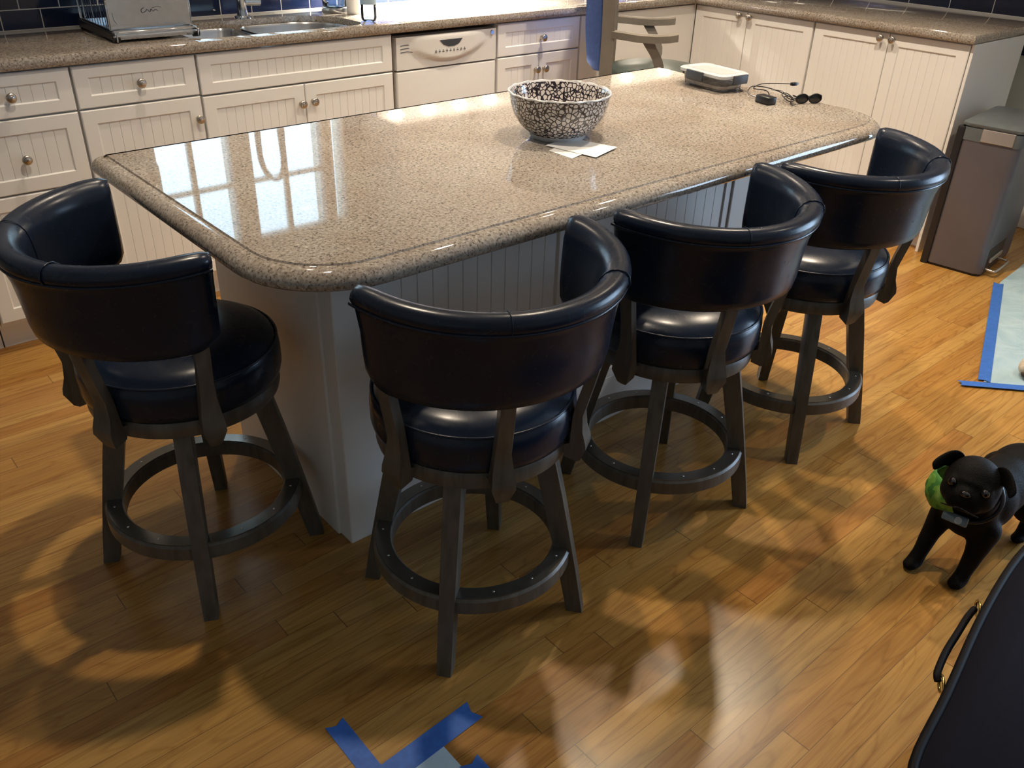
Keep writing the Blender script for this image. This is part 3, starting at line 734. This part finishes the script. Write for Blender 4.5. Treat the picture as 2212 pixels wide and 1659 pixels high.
bm=bmesh.new()
tube(bm,smoothpts([(-.018,-.1565,.100),(-.028,-.1565,.094),(-.026,-.1565,.084),(-.014,-.1565,.088),(-.008,-.1565,.094),(0,-.1565,.086),(.006,-.1565,.094),(.012,-.1565,.087),(.02,-.1565,.092),(.028,-.1565,.088)]),.0011,5)
tube(bm,smoothpts([(.01,-.1565,.098),(.028,-.1565,.101),(.040,-.1565,.098)]),.0009,5)
obj('script_mark',bm,'greyclip',fp,60)
bm=tube(bmesh.new(),smoothpts([(-.125,-.158,.09),(-.124,-.160,.07),(-.116,-.162,.055),(-.100,-.162,.047)]),.0014,6); obj('hook',bm,'chrome',fp,60)
bm=bmesh.new()
for sx in (-1,1):
    for k in range(11):
        y=-.145+.03*k; tube(bm,[(sx*.140,y,.036),(sx*.142,y,.12+.0*k)],.0014,6)
    tube(bm,[(sx*.140,-.15,.036),(sx*.140,.17,.036)],.002,6)
    tube(bm,smoothpts([(sx*.142,-.15,.036),(sx*.142,-.152,.115),(sx*.142,-.13,.128),(sx*.142,.14,.128),(sx*.142,.168,.115),(sx*.142,.17,.036)]),.0022,6)
for k in range(10):
    x=-.126+.028*k; tube(bm,[(x,.168,.036),(x,.168,.12)],.0014,6)
tube(bm,[(-.14,.168,.122),(.14,.168,.122)],.002,6); tube(bm,[(-.14,-.15,.036),(.14,-.15,.036)],.002,6)
obj('wire_sides',bm,'chrome',t,60)
bm=NB(-.135,-.04,-.149,-.105,.04,.150,bev=.004); obj('cutlery_holder',bm,'greyclip',t)
# kettle-like glass jug, white canister, bottle
t=thing('glass_jug','clear glass jug with a wide silver base beside the sink, left of the bottle','jug',(1.215,1.965,TOPZ+.0005))
obj('jug_base',lathe(bmesh.new(),[(0,0),(.060,0),(.062,.004),(.062,.020),(.056,.024),(0,.024)],40),'steel',t,40)
obj('jug_glass',lathe(bmesh.new(),[(.055,.024),(.058,.05),(.055,.16),(.050,.19),(.048,.19),(.053,.16),(.056,.05),(.053,.026)],40),'bottle',t,50)
obj('jug_handle',tube(bmesh.new(),smoothpts([(-.05,-.02,.04),(-.075,-.03,.06),(-.078,-.03,.13),(-.05,-.02,.17)]),.005,8),'chrome',t,60)
o=obj('canister',lathe(bmesh.new(),[(0,.0005),(.026,.0005),(.028,.004),(.028,.15),(.02,.165),(0,.168)],32),'white_plastic',None,40); o.location=(1.245,1.875,TOPZ); tag(o,'white canister standing between the glass jug and the clear bottle','canister')
t=thing('plastic_bottle','clear plastic water bottle at the counter edge, right of the sink','bottle',(1.115,1.600,TOPZ+.0005))
t.location=(1.185,1.66,TOPZ+.0005)
obj('bottle_body',lathe(bmesh.new(),[(0,.004),(.018,0),(.027,.004),(.031,.014),(.031,.05),(.0295,.056),(.031,.062),(.031,.10),(.0295,.106),(.031,.112),(.031,.15),(.024,.175),(.013,.19),(.013,.205),(0,.205)],32),'bottle',t,40)
obj('bottle_label',lathe(bmesh.new(),[(.0315,.065),(.0318,.066),(.0318,.098),(.0315,.099)],32),'skypaper',t,40)
obj('cap',lathe(bmesh.new(),[(0,.2055),(.015,.2055),(.015,.222),(.013,.224),(0,.224)],24),'white_plastic',t,40)

# ------------------------------------------------------------------ waste bin
t=thing('waste_bin','tall slim brushed steel pedal bin with grey lid beside the peninsula end','trash can',(3.30,-.085,0),math.radians(6))
def rb(spec,hx,hy,r):
    bm=bmesh.new(); rings=[]
    for ins,z in spec: rings.append([bm.verts.new((p.x,p.y,z)) for p in rrect(-hx+ins,hx-ins,-hy+ins,hy-ins,r,6)])
    n=len(rings[0])
    for A_,B_ in zip(rings[:-1],rings[1:]):
        for i in range(n): bm.faces.new((A_[i],A_[(i+1)%n],B_[(i+1)%n],B_[i]))
    bm.faces.new(rings[0]); bm.faces.new(rings[-1]); return bm
hx,hy=.215,.125
obj('bin_body',rb([(0,.012),(0,.572)],hx,hy,.035),'can_steel',t,40)
obj('plinth',rb([(.004,0),(.004,.012)],hx,hy,.03),'black',t)
obj('rim_band',rb([(-.002,.572),(-.002,.625)],hx,hy,.03),'can_lid',t,40)
obj('steel_plate',NB(-hx-.006,-hx-.001,-.095,.035,.575,.628,bev=.002),'can_band',t)
obj('steel_plate',NB(-hx+.04,-hx+.09,-hy-.006,-hy-.001,.575,.626,bev=.002),'can_band',t)
obj('lid',rb([(.002,.627),(-.002,.632),(-.002,.642),(.01,.650),(.05,.656)],hx,hy,.035),'can_lid',t,40)
obj('back_trim',NB(-hx-.004,-hx+.03,hy-.02,hy+.012,0,.625,bev=.004),'black',t)
obj('pedal',tube(bmesh.new(),smoothpts([(-.16,-hy+.01,.03),(-.165,-hy-.03,.028),(-.15,-hy-.045,.028),(.0,-hy-.047,.028),(.02,-hy-.03,.028),(.02,-hy+.01,.03)]),.006,8),'can_band',t,60)
obj('pedal_bar',NB(-.15,.01,-hy-.012,-hy-.001,.055,.075,bev=.003),'can_band',t)
obj('front_recess',NB(-.17,.05,-hy-.001,-hy+.004,.01,.12),'black',t)

# ------------------------------------------------------------------ floor protection and tape
def strip(p0,p1,w,z,jag=True,th=.0007,mat='tape'):
    p0=V(p0);p1=V(p1); d=(p1-p0).normalized(); n=V((-d.y,d.x)); 
    pl=[p0-n*w/2,p1-n*w/2]+([p1-d*.008] if jag else [])+[p1+n*w/2,p0+n*w/2]+([p0+d*.01] if jag else [])
    return extr(bmesh.new(),[(q.x,q.y) for q in pl],lambda u,v,t_:(u,v,t_),z,z+th)
TG='blue tape strips on the floor'
tag(obj('tape_strip',strip((-.317,-.455),(-.317,-.95),.041,.0004),'tape'),'blue painter tape strip at the bottom edge, the left one pointing away from the camera','tape',TG)
tag(obj('tape_strip',strip((-.075,-.612),(-.345,-.625),.050,.0014),'tape'),'dark blue painter tape strip at the bottom edge, lying crosswise over the pale paper','tape',TG)
tag(obj('tape_strip',strip((-.160,-.698),(-.160,-.95),.044,.0014),'tape'),'short blue tape end just entering the bottom edge, right of the pale paper','tape',TG)
tag(obj('paper_sheet',NB(-.31,-.178,-.95,-.640,.0002,.0009),'skypaper'),'pale blue paper on the floor framed by blue tape at the bottom edge','paper')
tag(obj('tape_strip',strip((3.10,-.318),(2.17,-.668),.040,.006),'tape'),'long blue tape strip along the left edge of the pale drop sheet','tape',TG)
tag(obj('tape_strip',strip((2.085,-.618),(2.36,-.92),.034,.007),'tape'),'blue tape strip across the near corner of the pale drop sheet','tape',TG)
# drop sheet
bm=bmesh.new(); n=60; gr=[]
e1=V((2.17,-.668)); e2=V((3.55,-.15)); far=V((1.0,-1.2))
def shz(u,v,x,y):
    z=.003+.0022*(math.sin(x*19+y*31)+1)*min(1,v*6)*min(1,u*6)
    m_=max(0,min(1,(x-3.34)/.30)); m_=m_*m_*(3-2*m_); kk=max(0,min(1,(-.27-y)/.16))
    z+=.30*m_*kk+.012*m_*math.sin(23*y+9*x)
    return max(z,.002)
for j in range(n+1):
    row=[]
    for i in range(n+1):
        u,v=i/n,j/n; p=V((2.17+1.76*u,-.668+(.353*min(1,u/.54) if u<.54 else .353+.06*(u-.54)/.46))); q=V((2.72,-1.368))+(V((3.93,-.9))-V((2.72,-1.368)))*u
        w=p*(1-v)+q*v; x,y=min(w.x,3.93),w.y
        row.append(bm.verts.new((x,y,shz(u,v,x,y))))
    gr.append(row)
for j in range(n):
    for i in range(n): bm.faces.new((gr[j][i],gr[j][i+1],gr[j+1][i+1],gr[j+1][i]))
o=obj('drop_sheet',bm,'sheet',None,80); tag(o,'pale blue crinkled drop sheet taped to the floor at the right edge','drop cloth')
# soft toy on the sheet
t=thing('plush_toy','small cream fuzzy lump with brown marks on the drop sheet, cut by the right edge','toy',(2.345,-.745,.004))
bm=bmesh.new(); ell(bm,(0,0,.035),(.055,.035,.034)); ell(bm,(.05,-.015,.04),(.04,.035,.035)); obj('body',bm,'cream',t,80)
bm=bmesh.new(); ell(bm,(-.045,-.006,.022),(.014,.016,.013)); ell(bm,(-.03,-.03,.018),(.015,.012,.01)); obj('brown_marks',bm,'brownbit',t,80)

# ------------------------------------------------------------------ bag
t=thing('travel_bag','large navy leather bag with rolled dark edge and gold rings, bottom right corner','bag',(0,0,0))
ZB=.42
edge=[(.02,-1.44),(.075,-1.385),(.145,-1.345),(.30,-1.318),(.52,-1.277),(.72,-1.254),(.86,-1.262),(.90,-1.31)]
E_=[p for p in smoothpts([(x,y,0) for x,y in edge],5)]
outl=[V((p.x,p.y)) for p in E_]+[V((.92,-1.50)),(V((.90,-1.66))),V((.5,-1.72)),V((.1,-1.70)),V((.02,-1.62))]
outl=list(reversed(outl))
# order must be ccw
ar=sum(outl[i].x*outl[(i+1)%len(outl)].y-outl[(i+1)%len(outl)].x*outl[i].y for i in range(len(outl)))
if ar<0: outl.reverse()
bm=slab(outl,ZB,[(.05,.012),(.02,.006),(.004,-.002),(0,-.02),(-.004,-.2),(0,-.40),(.012,-.419)])
obj('bag_body',bm,'navybag',t,50)
bm=tube(bmesh.new(),[(p.x,p.y,ZB-.004) for p in E_],.008,10); obj('rolled_edge',bm,'bagtrim',t,60)
bm=bmesh.new()
st=smoothpts([(.333,-1.292,.40),(.345,-1.284,.404),(.40,-1.272,.402),(.46,-1.264,.398),(.52,-1.256,.392),(.553,-1.254,.390)])
for a_,b2 in zip(st[:-1],st[1:]): pass
tube(bm,st,[.006]*len(st),8); obj('strap',bm,'bagtrim',t,60)
for (x,y,z) in ((.333,-1.304,.398),(.556,-1.264,.392)):
    bm=tube(bmesh.new(),[(x+.014*math.cos(q),y+.009*math.cos(q)+.006,z+.012*math.sin(q)) for q in arc(0,2*PI*23/24,23)],.0024,8,closed=True); obj('gold_ring',bm,'gold',t,60)

# ------------------------------------------------------------------ pug
# local: +x forward (head), z up
t=thing('pug_dog','black pug with green bandana standing on the wood floor at the right edge','dog',(1.264,-1.046,0),math.radians(176))
bm=bmesh.new()
def chain(P,R,seg=14):
    P=[V(p) for p in P]
    for i in range(len(P)-1):
        k=6
        for j in range(k+1):
            u=j/k; q=P[i]*(1-u)+P[i+1]*u; r=R[i]*(1-u)+R[i+1]*u; ell(bm,q,(r,r,r),u=seg,v=10)
ell(bm,(-.10,0,.205),(.095,.070,.073)); ell(bm,(-.03,0,.198),(.13,.069,.073)); ell(bm,(.01,0,.195),(.14,.070,.074)); ell(bm,(.06,0,.190),(.085,.075,.082)); ell(bm,(.125,0,.185),(.060,.066,.075)); 
chain([(.11,0,.215),(.165,.005,.262)],[.062,.054])
HB=V((.197,.010,.293))
Rh=Matrix.Rotation(math.radians(-22),3,'Y')@Matrix.Rotation(math.radians(12),3,'Z')
Rh=Matrix.Rotation(math.radians(14),3,'Z')@Matrix.Rotation(math.radians(-20),3,'Y')
def hp(x,y,z): return HB+Rh@V((x,y,z))
def hell(c,s): ell(bm,hp(*c),s,Rh)
hell((0,0,.008),(.060,.064,.066)); hell((.012,.0,-.018),(.055,.062,.042)); hell((.048,0,-.020),(.026,.036,.028)); hell((.045,.022,-.034),(.020,.018,.020)); hell((.045,-.022,-.034),(.020,.018,.020)); hell((.05,0,-.045),(.016,.018,.010)); hell((.058,0,-.002),(.014,.018,.008)); hell((.05,0,.018),(.014,.03,.007))
for s in (1,-1): hell((.040,s*.034,.006),(.018,.018,.017))
# front legs (dog's left = +y)
chain([(.12,.050,.15),(.145,.052,.085),(.160,.050,.035),(.170,.050,.016)],[.036,.024,.019,.021]); ell(bm,(.184,.050,.013),(.026,.021,.014))
chain([(.12,-.052,.15),(.150,-.058,.085),(.185,-.055,.035),(.198,-.055,.016)],[.036,.024,.019,.021]); ell(bm,(.214,-.055,.013),(.026,.020,.014))
for s in (1,-1):
    chain([(-.13,s*.048,.17),(-.10,s*.055,.115),(-.150,s*.055,.070),(-.135,s*.055,.018)],[.052,.036,.020,.018]); ell(bm,(-.118,s*.055,.013),(.026,.019,.014))
chain([(-.17,0,.255),(-.19,0,.285),(-.165,.015,.305),(-.14,.01,.290)],[.018,.016,.014,.011])
body=obj('body',bm,'fur',t,180)
md=body.modifiers.new('Remesh','REMESH'); md.mode='VOXEL'; md.voxel_size=.0055; md.use_smooth_shade=True
sm=body.modifiers.new('Smooth','SMOOTH'); sm.iterations=10; sm.factor=.5
for s in (1,-1):
    b2=bmesh.new(); ell(b2,hp(.054,s*.035,.006),(.010,.0105,.0105),u=16,v=12); obj('eye',b2,'eye',t,80)
    b2=bmesh.new(); rws=[[(0,.026,.060),(-.004,.048,.046),(-.006,.058,.022)],[(.010,.052,.078),(.014,.060,.056),(.012,.066,.028)],[(.024,.076,.060),(.030,.078,.040),(.026,.074,.018)],[(.034,.094,.030),(.038,.090,.020),(.036,.082,.008)]]
    vv=[[b2.verts.new(hp(a_,s*b3,c_)) for a_,b3,c_ in r_] for r_ in rws]
    for A_,B_ in zip(vv[:-1],vv[1:]):
        for k in range(2): b2.faces.new((A_[k],A_[k+1],B_[k+1],B_[k]))
    e_=obj('ear',b2,'fur',body if False else t,180); q=e_.modifiers.new('Solid','SOLIDIFY'); q.thickness=.006; q.offset=0; q=e_.modifiers.new('Sub','SUBSURF'); q.levels=2; q.render_levels=2
b2=bmesh.new(); ell(b2,hp(.072,0,-.008),(.008,.013,.008),Rh); obj('nose',b2,'eye',t,80)
b2=tube(bmesh.new(),smoothpts([hp(.052,-.040,-.052),hp(.066,-.02,-.047),hp(.070,0,-.042),hp(.066,.02,-.047),hp(.052,.040,-.052)]),.0018,6); obj('mouth_line',b2,'eye',t,60)
# collar, tag and bandana on the neck
nc=V((.150,.004,.240)); nd=(V((.165,.005,.262))-V((.11,0,.215))).normalized(); na=nd.cross(V((0,1,0))).normalized(); nb2=nd.cross(na)
def nring(r,off,q): return nc+nd*off+na*math.cos(q)*r+nb2*math.sin(q)*r
b2=bmesh.new(); rings=[]
tube(b2,[nring(.0635,-.006,q) for q in arc(0,2*PI*31/32,31)],.0055,8,closed=True); obj('collar',b2,'black',t,60)
# find lowest/front point of the ring
b2=NB(-.004,.006,-.030,.030,-.012,.012,bev=.004)
bmesh.ops.transform(b2,matrix=Matrix.Translation(V((.205,.004,.196)))@Matrix.Rotation(math.radians(-28),4,'Y')@Matrix.Rotation(math.radians(8),4,'X'),verts=b2.verts)
tg=obj('collar_tag',b2,'tag',t,40)
b2=bmesh.new(); lathe(b2,[(0,.0),(.0085,.0),(.0085,.0015),(0,.0015)],20,M=Matrix.Rotation(PI/2,3,'Y')); bmesh.ops.transform(b2,matrix=Matrix.Translation(V((.205,.004,.196)))@Matrix.Rotation(math.radians(-28),4,'Y')@Matrix.Translation((.0058,.010,0)),verts=b2.verts); obj('round_mark',b2,'tagmark',tg,40)
b2=bmesh.new(); nn=14; G=[]
for j in range(9):
    row=[]
    for i in range(nn+1):
        q=-.2+2.6*i/nn; v=j/8; r=.068+.026*v*math.sin(PI*min(1,i/nn*1.1))+.003*math.sin(9*q+5*v)
        row.append((q,v,r))
    G.append(row)
def bp(q,v,r):
    # wrap round the side of the neck away from the body, hanging down
    y=math.cos(q)*r*-1; x=math.sin(q)*r
    return V((.150+ .62*x+.02*v, .004-math.sin(q)*r*.0 + y*-1*0 + (-math.cos(q-1.1)*0), 0))
b2.free()
b2=bmesh.new(); rows=[]
for j in range(9):
    v=j/8; row=[]
    for i in range(13):
        u=i/12; ang=math.radians(-5-115*u)   # from front (0 = +x) round the dog's right (-y) side
        r=.078+.014*math.sin(PI*u)+.004*math.sin(14*u+4*v)
        zt=.282-.012*(1-u); zb=.185+.045*abs(u-.45)*1.3
        z=zt*(1-v)+zb*v
        bulge=.016*math.sin(PI*v)
        row.append(b2.verts.new((.150+(r+bulge)*math.cos(ang)*.80,.004+(r+bulge)*math.sin(ang),z)))
    rows.append(row)
for j in range(8):
    for i in range(12): b2.faces.new((rows[j][i],rows[j][i+1],rows[j+1][i+1],rows[j+1][i]))
o=obj('bandana',b2,'bandana',t,80); s_=o.modifiers.new('Solid','SOLIDIFY'); s_.thickness=.002

# ------------------------------------------------------------------ lights
WARM=(1,.83,.63)
def can(x,y,i,w):
    tt=thing('recessed_ceiling_light','round recessed ceiling lamp over the kitchen, %s'%i,'ceiling light',(x,y,H))
    bm=lathe(bmesh.new(),[(.05,-.004),(.052,-.008),(.075,-.006),(.08,0),(.05,0)],32,closed=True); obj('trim_ring',bm,'trim',tt,40)
    obj('lens',lathe(bmesh.new(),[(0,-.003),(.05,-.003),(.05,-.001),(0,-.001)],24),'bulb',tt)
    l=bpy.data.lights.new('can_lamp','SPOT'); l.energy=w; l.color=WARM; l.shadow_soft_size=.035; l.spot_size=math.radians(118); l.spot_blend=1.0
    o=bpy.data.objects.new('can_lamp',l); C.objects.link(o); o.location=(x,y,H-.02); 
MT['bulb']=emis('warm_bulb',(1,.8,.55),12)
can(.08,.24,'above the left end of the island',78)
can(1.15,.10,'above the middle of the island',86)
can(2.15,.08,'beyond the right end of the island',140)
can(2.15,1.05,'added between island and sink counter to brighten the cabinets',120)  # extra lamp put in to brighten the far counter, cabinets and peninsula
can(.45,1.20,'in front of the sink',45)
can(2.3,-1.3,'near the patio door',60)
MT['puck']=emis('puck_bulb',(1,.87,.66),60)
for i,x in enumerate((1.485,1.675,1.865,2.06,3.08,3.42)):
    o=obj('puck_light',lathe(bmesh.new(),[(0,-.010),(.026,-.010),(.032,-.006),(.032,0),(0,0)],24),'puck',UPR,40)
    o.location=(x-1.39,.15,-.0005)
    l=bpy.data.lights.new('puck_lamp','SPOT'); l.energy=70; l.color=(1,.90,.74); l.shadow_soft_size=.02; l.spot_size=math.radians(140); l.spot_blend=.5
    lo=bpy.data.objects.new('puck_lamp',l); C.objects.link(lo); lo.location=(x,1.95,1.25)
def area(name,loc,rot,sx,sy,rad,col):
    l=bpy.data.lights.new(name,'AREA'); l.shape='RECTANGLE'; l.size=sx; l.size_y=sy; l.energy=rad*PI*sx*sy; l.color=col
    o=bpy.data.objects.new(name,l); C.objects.link(o); o.location=loc; o.rotation_euler=rot
area('daylight_sink_window',(.83,YW+.30,1.47),(PI/2,0,PI),1.2,.9,3.6,(.52,.80,1.0))
bpy.data.objects['daylight_sink_window'].rotation_euler=(-PI/2,0,0)
area('daylight_patio',(XW+.3,(DY[0]+DY[1])/2,1.1),(0,PI/2,0),2.0,2.0,11,(.52,.73,1.0))
bpy.data.objects['daylight_patio'].rotation_euler=(0,PI/2,0)
w=bpy.data.worlds.new('World'); S.world=w; w.use_nodes=True
w.node_tree.nodes['Background'].inputs[0].default_value=(.62,.82,1,1); w.node_tree.nodes['Background'].inputs[1].default_value=1.2

# ------------------------------------------------------------------ camera
cam=bpy.data.cameras.new('Camera'); co=bpy.data.objects.new('Camera',cam); C.objects.link(co)
ya,pi_,ro=.84546,-.53383,.03053
f=V((math.cos(ya)*math.cos(pi_),math.sin(ya)*math.cos(pi_),math.sin(pi_))); rt=V((math.sin(ya),-math.cos(ya),0)); up=rt.cross(f)
r2=rt*math.cos(ro)+up*math.sin(ro); u2=r2.cross(f)
Mx=Matrix((r2,u2,-f)).transposed().to_4x4(); Mx.translation=V((-.83112,-1.55003,1.50173)); co.matrix_world=Mx
cam.sensor_width=36; cam.lens=1867.44/2212*36; cam.clip_start=.02
S.camera=co
S.view_settings.view_transform='Standard'; S.view_settings.look='None'; S.view_settings.exposure=.08; S.view_settings.gamma=1; S.view_settings.use_curve_mapping=False
